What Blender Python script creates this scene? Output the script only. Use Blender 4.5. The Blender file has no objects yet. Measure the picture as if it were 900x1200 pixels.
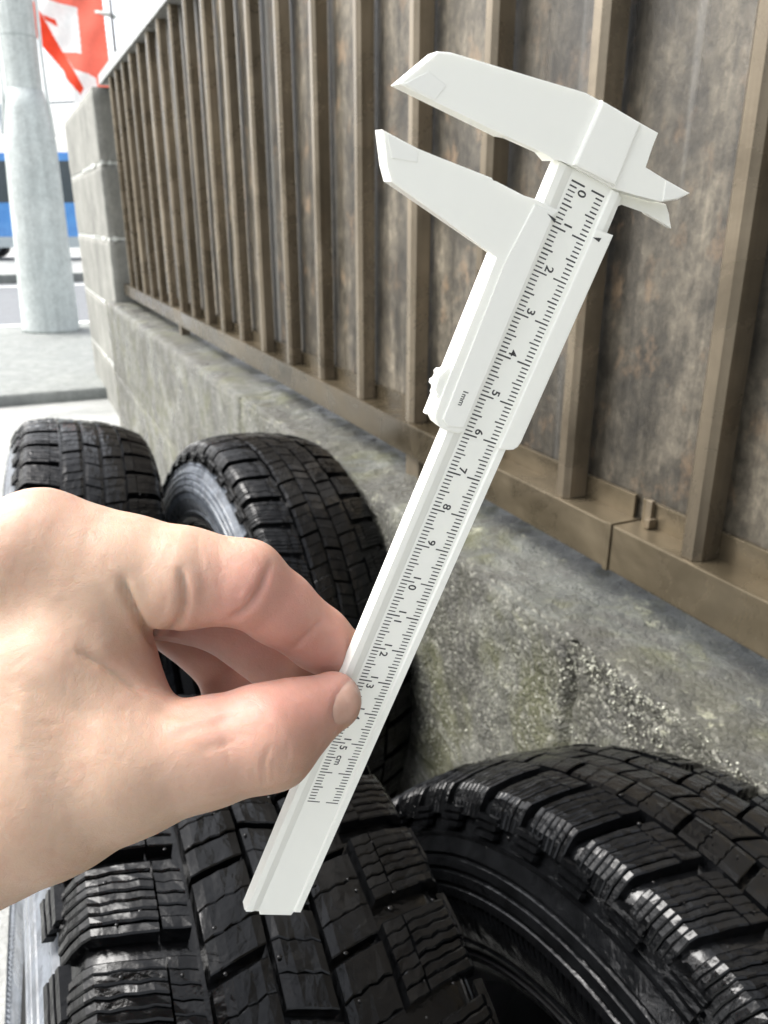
import bpy, bmesh, math, random
import numpy as np
from mathutils import Vector, Matrix, Euler, noise as mnoise
random.seed(7); np.random.seed(7)
R_ = math.radians
scene = bpy.context.scene
COL = scene.collection

# ------------------------------------------------------------------ camera, sky, sun, exposure
CAM_H = 0.953
YAW, PITCH = 24.8, 20.25
cam_d = bpy.data.cameras.new('camera'); cam = bpy.data.objects.new('camera', cam_d); COL.objects.link(cam)
cam_d.sensor_fit = 'VERTICAL'; cam_d.sensor_height = 36.0; cam_d.lens = 36.0 * 930 / 1200
cam_d.clip_start = 0.01; cam_d.clip_end = 500
cam.location = (0, 0, CAM_H); cam.rotation_euler = (R_(90 - PITCH), 0, R_(-YAW))
cam_d.dof.use_dof = True; cam_d.dof.focus_distance = 0.205; cam_d.dof.aperture_fstop = 30
scene.camera = cam
CM = Matrix.Translation(cam.location) @ cam.rotation_euler.to_matrix().to_4x4()

SUN_EL, SUN_AZ = 52, 308            # azimuth measured clockwise from +Y
world = bpy.data.worlds.new('World'); scene.world = world; world.use_nodes = True
nt = world.node_tree; bgn = nt.nodes['Background']
sky = nt.nodes.new('ShaderNodeTexSky'); sky.sky_type = 'NISHITA'; sky.sun_disc = False
sky.sun_elevation = R_(SUN_EL); sky.sun_rotation = R_(SUN_AZ); sky.dust_density = 5.0; sky.air_density = 1.0
hs = nt.nodes.new('ShaderNodeHueSaturation'); hs.inputs['Saturation'].default_value = 0.27
nt.links.new(sky.outputs[0], hs.inputs['Color']); nt.links.new(hs.outputs[0], bgn.inputs['Color'])
bgn.inputs['Strength'].default_value = 0.15
sun_d = bpy.data.lights.new('sun', 'SUN'); sun_d.energy = 1.0; sun_d.angle = R_(30); sun_d.color = (1, 0.985, 0.96)
sun = bpy.data.objects.new('sun', sun_d); COL.objects.link(sun)
sd = Vector((math.sin(R_(SUN_AZ)) * math.cos(R_(SUN_EL)), math.cos(R_(SUN_AZ)) * math.cos(R_(SUN_EL)), math.sin(R_(SUN_EL))))
sun.rotation_euler = sd.to_track_quat('Z', 'Y').to_euler(); sun.location = (-3, -2, 6)
vs = scene.view_settings; vs.view_transform = 'Standard'; vs.look = 'None'; vs.exposure = 1.62; vs.gamma = 1.0
vs.use_curve_mapping = False
scene.render.resolution_x = 768; scene.render.resolution_y = 1024
scene.cycles.max_bounces = 5

# ------------------------------------------------------------------ helpers
def c2w(x, y, z):
    """camera millimetres (x right, y down, z forward) -> world metres"""
    return CM @ Vector((x / 1000, -y / 1000, -z / 1000))
def ray(px, py, z):
    return c2w((px - 450) / 930 * z * 1000, (py - 600) / 930 * z * 1000, z * 1000)
psi = R_(YAW)
def W(a, b, z):
    """metres ahead of and to the right of the camera along the ground, height z"""
    return Vector((a * math.sin(psi) + b * math.cos(psi), a * math.cos(psi) - b * math.sin(psi), z))

def tag(o, label=None, cat=None, group=None, kind=None):
    if label: o['label'] = label
    if cat: o['category'] = cat
    if group: o['group'] = group
    if kind: o['kind'] = kind
    return o
def empty(name, loc=(0, 0, 0), rot=(0, 0, 0)):
    o = bpy.data.objects.new(name, None); COL.objects.link(o); o.location = loc; o.rotation_euler = rot
    o.empty_display_size = 0.05
    return o
def link(name, me, mat=None, parent=None, loc=None):
    o = bpy.data.objects.new(name, me); COL.objects.link(o)
    if mat is not None and len(me.materials) == 0: me.materials.append(mat)
    if parent is not None: o.parent = parent
    if loc is not None: o.location = loc
    return o
def pydata(name, v, f, smooth=False):
    me = bpy.data.meshes.new(name); me.from_pydata([tuple(p) for p in v], [], f); me.update()
    if smooth: me.polygons.foreach_set('use_smooth', [True] * len(me.polygons))
    return me
def fixn(me):
    bm = bmesh.new(); bm.from_mesh(me); bmesh.ops.recalc_face_normals(bm, faces=bm.faces); bm.to_mesh(me); bm.free(); return me
def box_bm(bm, lo, hi, bevel=0.0):
    c = [(a + b) / 2 for a, b in zip(lo, hi)]; s = [b - a for a, b in zip(lo, hi)]
    r = bmesh.ops.create_cube(bm, size=1, matrix=Matrix.Translation(c) @ Matrix.Diagonal((*s, 1)))
    if bevel:
        es = list({e for v in r['verts'] for e in v.link_edges})
        bmesh.ops.bevel(bm, geom=es, offset=bevel, segments=2, affect='EDGES', profile=0.6)
def bm_mesh(name, bm, smooth=False):
    me = bpy.data.meshes.new(name); bm.normal_update(); bm.to_mesh(me); bm.free()
    if smooth: me.polygons.foreach_set('use_smooth', [True] * len(me.polygons))
    return me
def box(name, lo, hi, mat, parent=None, bevel=0.0, loc=None):
    bm = bmesh.new(); box_bm(bm, lo, hi, bevel); return link(name, bm_mesh(name, bm), mat, parent, loc)
def prism_bm(bm, pts, z0, z1, bevel=0.0, only=None):
    """closed outline extruded in z; bevels the edges of the z0 face (front)"""
    vs0 = [bm.verts.new((x, y, z0)) for x, y in pts]; vs1 = [bm.verts.new((x, y, z1)) for x, y in pts]
    f0 = bm.faces.new(vs0); bm.faces.new(vs1[::-1]); n = len(pts)
    for i in range(n): bm.faces.new((vs0[(i + 1) % n], vs0[i], vs1[i], vs1[(i + 1) % n]))
    if bevel:
        bmesh.ops.bevel(bm, geom=list(f0.edges), offset=bevel, segments=2, affect='EDGES', profile=0.55)
def tube_mesh(name, pts, r, n=10, smooth=True):
    v, f = [], []
    pts = [Vector(p) for p in pts]; rr = r if isinstance(r, (list, tuple)) else [r] * len(pts)
    for i, p in enumerate(pts):
        d = (pts[min(i + 1, len(pts) - 1)] - pts[max(i - 1, 0)]).normalized()
        q = d.to_track_quat('Z', 'Y')
        for k in range(n): v.append(p + q @ Vector((rr[i] * math.cos(2 * math.pi * k / n), rr[i] * math.sin(2 * math.pi * k / n), 0)))
    for i in range(len(pts) - 1):
        for k in range(n): f.append((i * n + k, i * n + (k + 1) % n, (i + 1) * n + (k + 1) % n, (i + 1) * n + k))
    f.append(tuple(range(n))[::-1]); f.append(tuple(range((len(pts) - 1) * n, len(pts) * n)))
    return pydata(name, v, f, smooth)

# ------------------------------------------------------------------ materials
class M:
    def __init__(s, name):
        s.m = bpy.data.materials.new(name); s.m.use_nodes = True; s.t = s.m.node_tree; s.b = s.t.nodes['Principled BSDF']
        s.tc = s.t.nodes.new('ShaderNodeTexCoord')
    def n(s, typ, **kw):
        x = s.t.nodes.new(typ)
        for k, v in kw.items():
            if k.startswith('i_'): x.inputs[k[2:].replace('_', ' ')].default_value = v
            else: setattr(x, k, v)
        return x
    def l(s, a, b): s.t.links.new(a, b)
    def coord(s, scale=(1, 1, 1), out='Object', rot=(0, 0, 0), offset_random=False):
        mp = s.n('ShaderNodeMapping'); mp.inputs['Scale'].default_value = scale; mp.inputs['Rotation'].default_value = rot
        s.l(s.tc.outputs[out], mp.inputs['Vector'])
        if offset_random:
            oi = s.n('ShaderNodeObjectInfo'); mu = s.n('ShaderNodeMath', operation='MULTIPLY'); mu.inputs[1].default_value = 37.0
            s.l(oi.outputs['Random'], mu.inputs[0]); s.l(mu.outputs[0], mp.inputs['Location'])
        return mp.outputs[0]
    def noise(s, vec, scale=5, detail=6, rough=0.6, dist=0.0):
        x = s.n('ShaderNodeTexNoise'); x.inputs['Scale'].default_value = scale; x.inputs['Detail'].default_value = detail
        x.inputs['Roughness'].default_value = rough; x.inputs['Distortion'].default_value = dist; s.l(vec, x.inputs['Vector']); return x.outputs['Fac']
    def vor(s, vec, scale=5, feature='F1', out='Distance'):
        x = s.n('ShaderNodeTexVoronoi', feature=feature); x.inputs['Scale'].default_value = scale; s.l(vec, x.inputs['Vector']); return x.outputs[out]
    def ramp(s, fac, stops):
        x = s.n('ShaderNodeValToRGB'); cr = x.color_ramp
        while len(cr.elements) > len(stops): cr.elements.remove(cr.elements[-1])
        while len(cr.elements) < len(stops): cr.elements.new(0.5)
        for e, (p, c) in zip(cr.elements, stops):
            e.position = p; e.color = (*c, 1) if isinstance(c, (tuple, list)) else (c, c, c, 1)
        s.l(fac, x.inputs[0]); return x.outputs[0]
    def mix(s, fac, a, b, blend='MIX'):
        x = s.n('ShaderNodeMix', data_type='RGBA', blend_type=blend)
        for sock, v in ((x.inputs[0], fac), (x.inputs[6], a), (x.inputs[7], b)):
            if hasattr(v, 'links'): s.l(v, sock)
            elif isinstance(v, (tuple, list)): sock.default_value = (*v, 1)
            else: sock.default_value = v
        return x.outputs[2]
    def math(s, op, a, b=0.0):
        x = s.n('ShaderNodeMath', operation=op)
        for sock, v in ((x.inputs[0], a), (x.inputs[1], b)):
            if hasattr(v, 'links'): s.l(v, sock)
            else: sock.default_value = v
        return x.outputs[0]
    def bump(s, h, strength=0.3, dist=0.002, prev=None):
        x = s.n('ShaderNodeBump'); x.inputs['Strength'].default_value = strength; x.inputs['Distance'].default_value = dist
        s.l(h, x.inputs['Height'])
        if prev is not None: s.l(prev, x.inputs['Normal'])
        return x.outputs[0]
    def set(s, **kw):
        for k, v in kw.items():
            sock = s.b.inputs[{'col': 'Base Color', 'rough': 'Roughness', 'nor': 'Normal', 'metal': 'Metallic', 'spec': 'Specular IOR Level',
                               'coat': 'Coat Weight', 'coatr': 'Coat Roughness', 'sss': 'Subsurface Weight', 'trans': 'Transmission Weight', 'ior': 'IOR'}[k]]
            if hasattr(v, 'links'): s.l(v, sock)
            elif isinstance(v, (tuple, list)): sock.default_value = (*v, 1)
            else: sock.default_value = v
        return s.m
def plain(name, col, rough=0.6, spec=0.5, metal=0.0, var=0.15, scale=20, bump=0.0):
    m = M(name); v = m.coord(); n = m.noise(v, scale, 5)
    c = m.ramp(n, [(0.25, tuple(x * (1 - var) for x in col)), (0.75, tuple(min(1, x * (1 + var)) for x in col))])
    m.set(col=c, rough=rough, spec=spec, metal=metal)
    if bump: m.set(nor=m.bump(n, bump, 0.003))
    return m.m

def concrete(name, dark, light, moss=None, scale=1.0, wet=0.0, rough=0.85, bumpd=0.004, streak=True):
    m = M(name); v = m.coord((1, 1, 1))
    big = m.noise(v, 3.5 * scale, 8, 0.65, 0.4); fine = m.noise(v, 90 * scale, 6, 0.7); mid = m.noise(v, 22 * scale, 8, 0.7, 0.3)
    c = m.ramp(big, [(0.3, dark), (0.7, light)])
    c = m.mix(0.55, c, m.ramp(mid, [(0.25, 0.45), (0.75, 1.0)]), 'MULTIPLY')
    c = m.mix(0.5, c, m.ramp(fine, [(0.3, 0.5), (0.7, 1.1)]), 'MULTIPLY')
    if streak:
        sv = m.coord((14, 14, 0.9)); st = m.noise(sv, 1.0, 6, 0.65)
        c = m.mix(0.5, c, m.ramp(st, [(0.3, 0.55), (0.62, 1.15)]), 'MULTIPLY')
    if moss:
        mn = m.noise(v, 7 * scale, 7, 0.7, 0.6); c = m.mix(m.ramp(mn, [(0.5, 0.0), (0.66, 0.75)]), c, moss)
    pits = m.vor(v, 220 * scale)
    h = m.math('ADD', m.math('MULTIPLY', fine, 0.7), m.math('MULTIPLY', mid, 0.9)); h = m.math('ADD', h, m.math('MULTIPLY', pits, 0.35))
    m.set(col=c, nor=m.bump(h, 0.7, bumpd), rough=m.ramp(big, [(0.35, max(0.12, rough - wet)), (0.65, rough)]), spec=0.5)
    return m.m

MAT = {}
MAT['ground'] = concrete('wet_concrete_ground', (0.3, 0.31, 0.295), (0.44, 0.44, 0.42), scale=0.8, wet=0.45, streak=False)
MAT['road'] = concrete('asphalt', (0.12, 0.13, 0.14), (0.2, 0.21, 0.22), scale=0.6, wet=0.3, streak=False)
MAT['slab'] = concrete('weathered_slab', (0.2, 0.215, 0.205), (0.31, 0.325, 0.305), scale=1.2, wet=0.2)
MAT['pillar'] = concrete('block_concrete', (0.17, 0.17, 0.15), (0.36, 0.36, 0.32), scale=1.3, wet=0.1)
MAT['pole'] = concrete('pole_concrete', (0.58, 0.63, 0.61), (0.72, 0.76, 0.73), scale=0.7, wet=0.1, bumpd=0.002)
MAT['mortar'] = plain('pale_mortar', (0.6, 0.62, 0.58), 0.9, bump=0.4, scale=60)
# worn wet base wall with moss
def wall_mat():
    m = M('mossy_wet_wall'); v = m.coord()
    big = m.noise(v, 5.0, 9, 0.66, 0.5); fine = m.noise(v, 160, 6, 0.7); mid = m.noise(v, 34, 8, 0.72, 0.3); patch = m.noise(v, 9, 7, 0.66, 0.5)
    c = m.ramp(big, [(0.32, (0.06, 0.06, 0.048)), (0.48, (0.13, 0.13, 0.105)), (0.6, (0.22, 0.22, 0.185)), (0.72, (0.33, 0.33, 0.29))])
    ge = m.n('ShaderNodeNewGeometry'); sx = m.n('ShaderNodeSeparateXYZ'); m.l(ge.outputs['True Normal'], sx.inputs[0]); up = m.ramp(sx.outputs['Z'], [(0.45, 0.0), (0.85, 1.0)])
    cap = m.ramp(big, [(0.32, (0.05, 0.052, 0.042)), (0.5, (0.11, 0.114, 0.096)), (0.62, (0.17, 0.174, 0.15)), (0.72, (0.25, 0.25, 0.22))]); c = m.mix(up, c, cap)
    c = m.mix(0.75, c, m.ramp(mid, [(0.28, 0.3), (0.7, 1.2)]), 'MULTIPLY'); c = m.mix(0.6, c, m.ramp(fine, [(0.3, 0.4), (0.7, 1.25)]), 'MULTIPLY')
    c = m.mix(m.ramp(patch, [(0.49, 0.0), (0.6, 0.72)]), c, (0.085, 0.086, 0.036))
    dk = m.noise(m.coord((1, 1, 0.7), rot=(0.4, 0.2, 0.9)), 6.3, 6, 0.6, 0.7); c = m.mix(m.ramp(dk, [(0.46, 0.0), (0.54, 0.78)]), c, (0.048, 0.046, 0.037))
    lic = m.noise(v, 26, 6, 0.7, 0.4); c = m.mix(m.ramp(lic, [(0.6, 0.0), (0.68, 0.62)]), c, (0.36, 0.36, 0.26))
    cell = m.vor(v, 260); cellc = m.vor(v, 260, out='Color'); gl = m.ramp(cellc, [(0.68, 0.0), (0.85, 0.45)]); gl = m.math('MULTIPLY', gl, m.math('SUBTRACT', 1.0, m.math('MULTIPLY', up, 0.7)))
    c = m.mix(gl, c, (0.42, 0.415, 0.35))
    h = m.math('ADD', m.math('MULTIPLY', mid, 1.0), m.math('MULTIPLY', fine, 0.8)); h = m.math('SUBTRACT', h, m.math('MULTIPLY', cell, 0.35)); h = m.math('MULTIPLY', h, m.math('SUBTRACT', 1.0, m.math('MULTIPLY', up, 0.3)))
    return m.set(col=c, nor=m.bump(h, 1.0, 0.006), rough=m.ramp(patch, [(0.4, 0.22), (0.6, 0.6)]), spec=0.5)
MAT['wall'] = wall_mat()
def pebble_mat():
    m = M('aggregate'); oi = m.coord(); n = m.vor(oi, 150, out='Color')
    return m.set(col=m.ramp(n, [(0.1, (0.1, 0.1, 0.075)), (0.45, (0.17, 0.17, 0.13)), (0.85, (0.4, 0.4, 0.33))]), rough=0.28, spec=0.6)
MAT['pebble'] = pebble_mat()

def bronze(name, col, streak=0.5, rough=0.42, rnd=False, st=(26, 26, 1.2), metal=0.3):
    m = M(name); v = m.coord(offset_random=rnd); sv = m.coord(st, offset_random=rnd)
    a = m.noise(sv, 1.0, 7, 0.65); b = m.noise(v, 9, 7, 0.65, 0.5); f = m.noise(v, 180, 4, 0.6)
    c = m.ramp(a, [(0.25, tuple(x * 0.55 for x in col)), (0.5, col), (0.78, tuple(min(1, x * 1.55 + 0.02) for x in col))])
    c = m.mix(streak, c, m.ramp(b, [(0.3, 0.55), (0.7, 1.3)]), 'MULTIPLY')
    c = m.mix(m.ramp(f, [(0.68, 0.0), (0.8, 0.35)]), c, (0.4, 0.37, 0.32))
    m.set(col=c, rough=m.ramp(b, [(0.3, rough - 0.12), (0.7, rough + 0.2)]), metal=metal, spec=0.5, nor=m.bump(m.math('ADD', m.math('MULTIPLY', f, 0.3), b), 0.2, 0.002))
    return m.m
MAT['bar'] = bronze('bronze_bar', (0.18, 0.148, 0.104), 0.7, 0.25, rnd=True, metal=0.6)
MAT['rail'] = bronze('bronze_rail', (0.1, 0.08, 0.05), 0.85, 0.24, st=(9, 2.5, 9), metal=0.6)
MAT['topr'] = bronze('top_rail_metal', (0.3, 0.31, 0.3), 0.5, 0.3)
def panel_mat():
    m = M('grimy_panel'); v = m.coord((1, 1, 0.8), offset_random=True); sv = m.coord((34, 34, 1.3), offset_random=True)
    a = m.noise(sv, 1.0, 9, 0.7, 0.2); b = m.noise(v, 7.0, 10, 0.72, 0.1); f = m.noise(v, 75, 8, 0.78, 0.1); sp = m.noise(v, 21, 8, 0.7, 0.1); g = m.noise(m.coord(offset_random=True), 300, 4, 0.7)
    c = m.ramp(b, [(0.32, (0.018, 0.016, 0.012)), (0.46, (0.054, 0.047, 0.035)), (0.58, (0.12, 0.104, 0.077)), (0.69, (0.21, 0.182, 0.137))])
    c = m.mix(0.68, c, m.ramp(a, [(0.3, 0.35), (0.52, 0.9), (0.68, 1.9)]), 'MULTIPLY')
    c = m.mix(0.8, c, m.ramp(f, [(0.34, 0.3), (0.68, 1.6)]), 'MULTIPLY')
    c = m.mix(m.ramp(sp, [(0.55, 0.0), (0.66, 0.5)]), c, (0.22, 0.15, 0.09)); c = m.mix(m.ramp(g, [(0.66, 0.0), (0.76, 0.5)]), c, (0.2, 0.18, 0.15))
    wr = m.noise(m.coord((22, 22, 0.5), offset_random=True), 1.0, 4, 0.5); c = m.mix(m.ramp(wr, [(0.6, 0.0), (0.7, 0.42)]), c, (0.3, 0.3, 0.285))
    oi = m.n('ShaderNodeObjectInfo'); c = m.mix(0.8, c, m.ramp(oi.outputs['Random'], [(0.0, 0.62), (1.0, 1.4)]), 'MULTIPLY')
    h = m.math('ADD', f, m.math('MULTIPLY', b, 0.6))
    return m.set(col=c, rough=m.ramp(a, [(0.35, 0.24), (0.65, 0.6)]), spec=0.45, nor=m.bump(h, 0.4, 0.003))
MAT['panel'] = panel_mat()
def rubber(name, base, wet, dry, tint=(0.92, 0.98, 1.08), film=0.5, spec=0.12, bump=1.0):
    m = M(name); v = m.coord(offset_random=True); n = m.noise(v, 60, 6, 0.65, 0.5); f = m.noise(v, 330, 5, 0.7, 0.3); w = m.noise(v, 22, 6, 0.65, 0.8)
    c = m.ramp(n, [(0.3, tuple(base * 0.5 * t for t in tint)), (0.75, tuple(base * 1.7 * t for t in tint))])
    c = m.mix(m.ramp(f, [(0.68, 0.0), (0.8, 0.25)]), c, (0.07, 0.07, 0.07))
    k = m.ramp(w, [(film - 0.05, 0.0), (film + 0.06, 1.0)])
    rg = m.math('ADD', wet, m.math('MULTIPLY', k, dry - wet)); rg = m.math('MAXIMUM', m.math('ADD', rg, m.math('MULTIPLY', m.math('SUBTRACT', n, 0.5), 0.1)), 0.03)
    h = m.math('ADD', m.math('MULTIPLY', f, 0.12), m.noise(v, 75, 3, 0.5, 0.4))
    return m.set(col=c, rough=rg, spec=spec, nor=m.bump(h, bump, 0.0022))
MAT['tread'] = rubber('wet_tread_rubber', 0.0028, 0.06, 0.2, spec=0.26, bump=0.55)
MAT['casing'] = rubber('wet_sidewall_rubber', 0.004, 0.05, 0.16, film=0.54, spec=0.3, bump=0.5)
MAT['grey_side'] = rubber('grey_sidewall_rubber', 0.11, 0.25, 0.5, (0.88, 0.98, 1.12), 0.52, 0.4, 0.5)  # sidewall rubber in a lighter, bluish grey and rougher than the black casing
def drop_mat():
    m = M('water'); n = m.noise(m.coord(), 50, 2); return m.set(col=m.ramp(n, [(0.3, 0.003), (0.7, 0.006)]), rough=0.02, spec=0.35)
MAT['water'] = drop_mat()
def plastic(name, col, rough=0.32):
    m = M(name); v = m.coord(); n = m.noise(v, 160, 5, 0.6); d = m.noise(v, 55, 4, 0.6, 0.5)
    c = m.mix(m.ramp(d, [(0.62, 0.0), (0.8, 0.3)]), col, tuple(x * 0.75 for x in col)); g = m.noise(v, 330, 3, 0.5); c = m.mix(m.ramp(g, [(0.72, 0.0), (0.8, 0.35)]), c, (0.4, 0.4, 0.37))
    m.set(col=c, rough=m.ramp(n, [(0.3, rough - 0.06), (0.7, rough + 0.12)]), spec=0.45, sss=0.12, nor=m.bump(n, 0.05, 0.0004))
    m.b.inputs['Subsurface Radius'].default_value = (1, 1, 0.9); m.b.inputs['Subsurface Scale'].default_value = 0.0015
    return m.m
MAT['plastic'] = plastic('white_plastic', (0.83, 0.835, 0.775)); MAT['ink'] = plain('black_ink', (0.03, 0.03, 0.032), 0.5, scale=800, var=0.4)

# ------------------------------------------------------------------ ground, road, slab
def sheet(name, x0, x1, y0, y1, z, mat, n=1, label=None):
    v = [(x0 + (x1 - x0) * i / n, y0 + (y1 - y0) * j / n, z) for j in range(n + 1) for i in range(n + 1)]
    f = [(j * (n + 1) + i, j * (n + 1) + i + 1, (j + 1) * (n + 1) + i + 1, (j + 1) * (n + 1) + i) for j in range(n) for i in range(n)]
    o = link(name, pydata(name, v, f), mat); o['kind'] = 'structure'; return o
sheet('ground', -220, 220, -220, 260, 0.0, MAT['ground'])
sheet('road', -60, 60, 8.1, 14.2, 0.006, MAT['road'])
for y in (8.35, 13.4):
    o = sheet('road_marking', -40, 40, y, y + 0.15, 0.010, plain('road_paint', (0.75, 0.76, 0.74), 0.6))
def rough_box(name, x0, x1, y0, y1, z0, z1, mat, step, amp, parent=None, seed=0.0, rnd=0.012, cracks=()):
    """box with a worn, uneven skin: only top, -X and -Y sides and ends, subdivided and displaced by noise"""
    bm = bmesh.new()
    nx, ny, nz = (max(1, int(round((b - a) / step))) for a, b in ((x0, x1), (y0, y1), (z0, z1)))
    cache = {}
    def V(i, j, k):
        if (i, j, k) in cache: return cache[(i, j, k)]
        p = Vector((x0 + (x1 - x0) * i / nx, y0 + (y1 - y0) * j / ny, z0 + (z1 - z0) * k / nz))
        out = Vector((-1 if i == 0 else (1 if i == nx else 0), -1 if j == 0 else (1 if j == ny else 0), 1 if k == nz else 0))
        q = p * 1.0 + Vector((seed, seed * 1.7, 0))
        d = (mnoise.fractal(q * 18, 0.8, 2.1, 4) * 0.6 + mnoise.fractal(q * 60, 0.7, 2.1, 3) * 0.4) * amp
        on = int(i in (0, nx)) + int(j in (0, ny)) + int(k == nz)
        if on >= 2: d -= rnd * (0.55 + 0.6 * mnoise.noise(q * 25))
        if i == 0 and k < nz:
            for cy, cw, cd in cracks: d -= cd * math.exp(-((p.y + 0.006 * mnoise.noise(q * 30) - cy) / cw) ** 2)
        if out.length: p = p + out.normalized() * d
        cache[(i, j, k)] = bm.verts.new(p); return cache[(i, j, k)]
    for j in range(ny):
        for i in range(nx): bm.faces.new((V(i, j, nz), V(i + 1, j, nz), V(i + 1, j + 1, nz), V(i, j + 1, nz)))
        for k in range(nz): bm.faces.new((V(0, j, k), V(0, j, k + 1), V(0, j + 1, k + 1), V(0, j + 1, k))); bm.faces.new((V(nx, j, k), V(nx, j + 1, k), V(nx, j + 1, k + 1), V(nx, j, k + 1)))
    for i in range(nx):
        for k in range(nz): bm.faces.new((V(i, 0, k), V(i + 1, 0, k), V(i + 1, 0, k + 1), V(i, 0, k + 1))); bm.faces.new((V(i, ny, k), V(i, ny, k + 1), V(i + 1, ny, k + 1), V(i + 1, ny, k)))
    return link(name, bm_mesh(name, bm, True), mat, parent)
slab = rough_box('pavement', -9.0, 0.9, 4.7, 7.9, 0, 0.06, MAT['slab'], 0.06, 0.004, rnd=0.006); slab['kind'] = 'structure'

# ------------------------------------------------------------------ base wall
WX, WTOP = 0.408, CAM_H - 0.345
JOINT = CAM_H - 0.66
wall = empty('base_wall', (WX, 0, 0))
tag(wall, 'low wet concrete base wall with moss and worn gravelly edge under the brown fence', 'wall')
def wallpiece(y0, y1, z0, z1, step, amp, seed, rnd, cracks=()):
    o = rough_box('concrete_block', 0, 0.22, y0, y1, z0, z1, MAT['wall'], step, amp, wall, seed, rnd, cracks); return o
wallpiece(-1.5, 0.0, JOINT + 0.002, WTOP, 0.03, 0.006, 1, 0.008)
wallpiece(0.004, 1.6, JOINT + 0.002, WTOP, 0.006, 0.0062, 2, 0.014, [(0.487, 0.006, 0.012)])
wallpiece(1.604, 3.9, JOINT + 0.002, WTOP, 0.02, 0.004, 3, 0.008)
wallpiece(-1.5, 1.6, 0.001, JOINT - 0.003, 0.02, 0.005, 4, 0.004)
wallpiece(1.604, 3.9, 0.001, JOINT - 0.003, 0.03, 0.004, 5, 0.004)
# exposed aggregate pressed into the near stretch of the wall
def pebbles():
    v, f = [], []
    bm = bmesh.new(); bmesh.ops.create_icosphere(bm, subdivisions=1, radius=1); base = [x.co.copy() for x in bm.verts]; tri = [tuple(q.index for q in x.verts) for x in bm.faces]; bm.free()
    rng = random.Random(3); n = 0
    while n < 9000:
        y = rng.uniform(0.12, 1.5)
        if rng.random() < 0.45: s = abs(rng.gauss(0, 0.03)); x, z = (s, WTOP - 0.006) if rng.random() < 0.45 else (0.001, WTOP - 0.006 - s)
        else: x, z = 0.0, WTOP - rng.uniform(0.0, 0.3)
        dens = mnoise.fractal(Vector((y * 7, z * 7, 3.3)), 0.8, 2, 3)
        if dens < rng.uniform(-0.6, 0.5): continue
        r = rng.uniform(0.0006, 0.0016) * (1.4 if rng.random() < 0.1 else 1)
        q = Euler((rng.uniform(0, 6), rng.uniform(0, 6), 0)).to_matrix(); sc = Vector((1, rng.uniform(0.6, 1), rng.uniform(0.5, 0.9))) * r
        o = len(v); c = Vector((x, y, z))
        v += [c + q @ Vector((b.x * sc.x, b.y * sc.y, b.z * sc.z)) for b in base]; f += [tuple(o + i for i in t) for t in tri]; n += 1
    return pydata('gravel', v, f, True)
tag(link('gravel', pebbles(), MAT['pebble'], wall), kind='stuff')

# ------------------------------------------------------------------ block pillar at the end of the fence
PX, PY0, PY1, PTOP = 0.44, 3.78, 5.25, CAM_H + 0.512
pil = empty('block_pillar', (PX, PY0, 0)); tag(pil, 'tall grey concrete block pillar at the far end of the brown fence', 'pillar')
js = [0.0, CAM_H - 0.68, CAM_H - 0.38, CAM_H - 0.08, CAM_H + 0.222, PTOP]
for a, b, s in zip(js[:-1], js[1:], range(9)):
    rough_box('concrete_block', 0, 0.3, 0, PY1 - PY0, a + 0.005 if a else 0, b - 0.005, MAT['pillar'], 0.03, 0.003, pil, s * 3.1, 0.004)
for z in js[1:-1]:
    bm = bmesh.new(); rng = random.Random(int(z * 1000))
    box_bm(bm, (0.004, 0.004, z - 0.0052), (0.296, PY1 - PY0 - 0.004, z + 0.0052))
    for k in range(16):       # squeezed out, uneven blobs of mortar
        w = rng.uniform(0.01, 0.05); y = rng.uniform(0, 0.7); h = rng.uniform(0.004, 0.011)
        if rng.random() < 0.7: box_bm(bm, (-rng.uniform(0.002, 0.006), y, z - h), (0.004, y + w, z + h * 0.8), 0.0018)
        else:
            x = rng.uniform(0, 0.04); box_bm(bm, (x, -rng.uniform(0.002, 0.006), z - h), (x + w * 0.5, 0.004, z + h), 0.0018)
    link('mortar_joint', bm_mesh('mortar_joint', bm), MAT['mortar'], pil)

# ------------------------------------------------------------------ fence
FX = 0.48
RT, RB = CAM_H - 0.266, CAM_H - 0.311
TB, TT = CAM_H + 0.5155, CAM_H + 0.552
PITCHB = 0.1747
fence = empty('metal_fence', (FX, 0, WTOP)); tag(fence, 'bronze brown metal fence with upright bars over stained panels on the concrete wall', 'fence')
def fz(z): return z - WTOP
JY = 0.535
def rail_piece(y0, y1):
    bm = bmesh.new()
    box_bm(bm, (0, y0, fz(RB)), (0.062, y1, fz(RT)), 0.0016)
    r = link('bottom_rail', bm_mesh('bottom_rail', bm), MAT['rail'], fence)
    bm = bmesh.new()        # upstand strip behind the bars, a thin lip along its top
    box_bm(bm, (0.0298, y0 + 0.004, fz(RT) - 0.002), (0.0328, y1 - 0.004, fz(RT) + 0.021), 0.0008)
    box_bm(bm, (0.0293, y0 + 0.004, fz(RT) + 0.0205), (0.0335, y1 - 0.004, fz(RT) + 0.0232), 0.0006)
    link('upstand', bm_mesh('upstand', bm), MAT['rail'], r)
    return r
rail_piece(-0.9, JY - 0.0015); rail_piece(JY + 0.0015, PY0 - 0.004)
bm = bmesh.new()
box_bm(bm, (-0.002, JY - 0.0012, fz(RB) - 0.001), (0.02, JY + 0.006, fz(RT) + 0.0015), 0.0008)
link('joint_cover', bm_mesh('joint_cover', bm), MAT['rail'], fence)
bm = bmesh.new()
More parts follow.
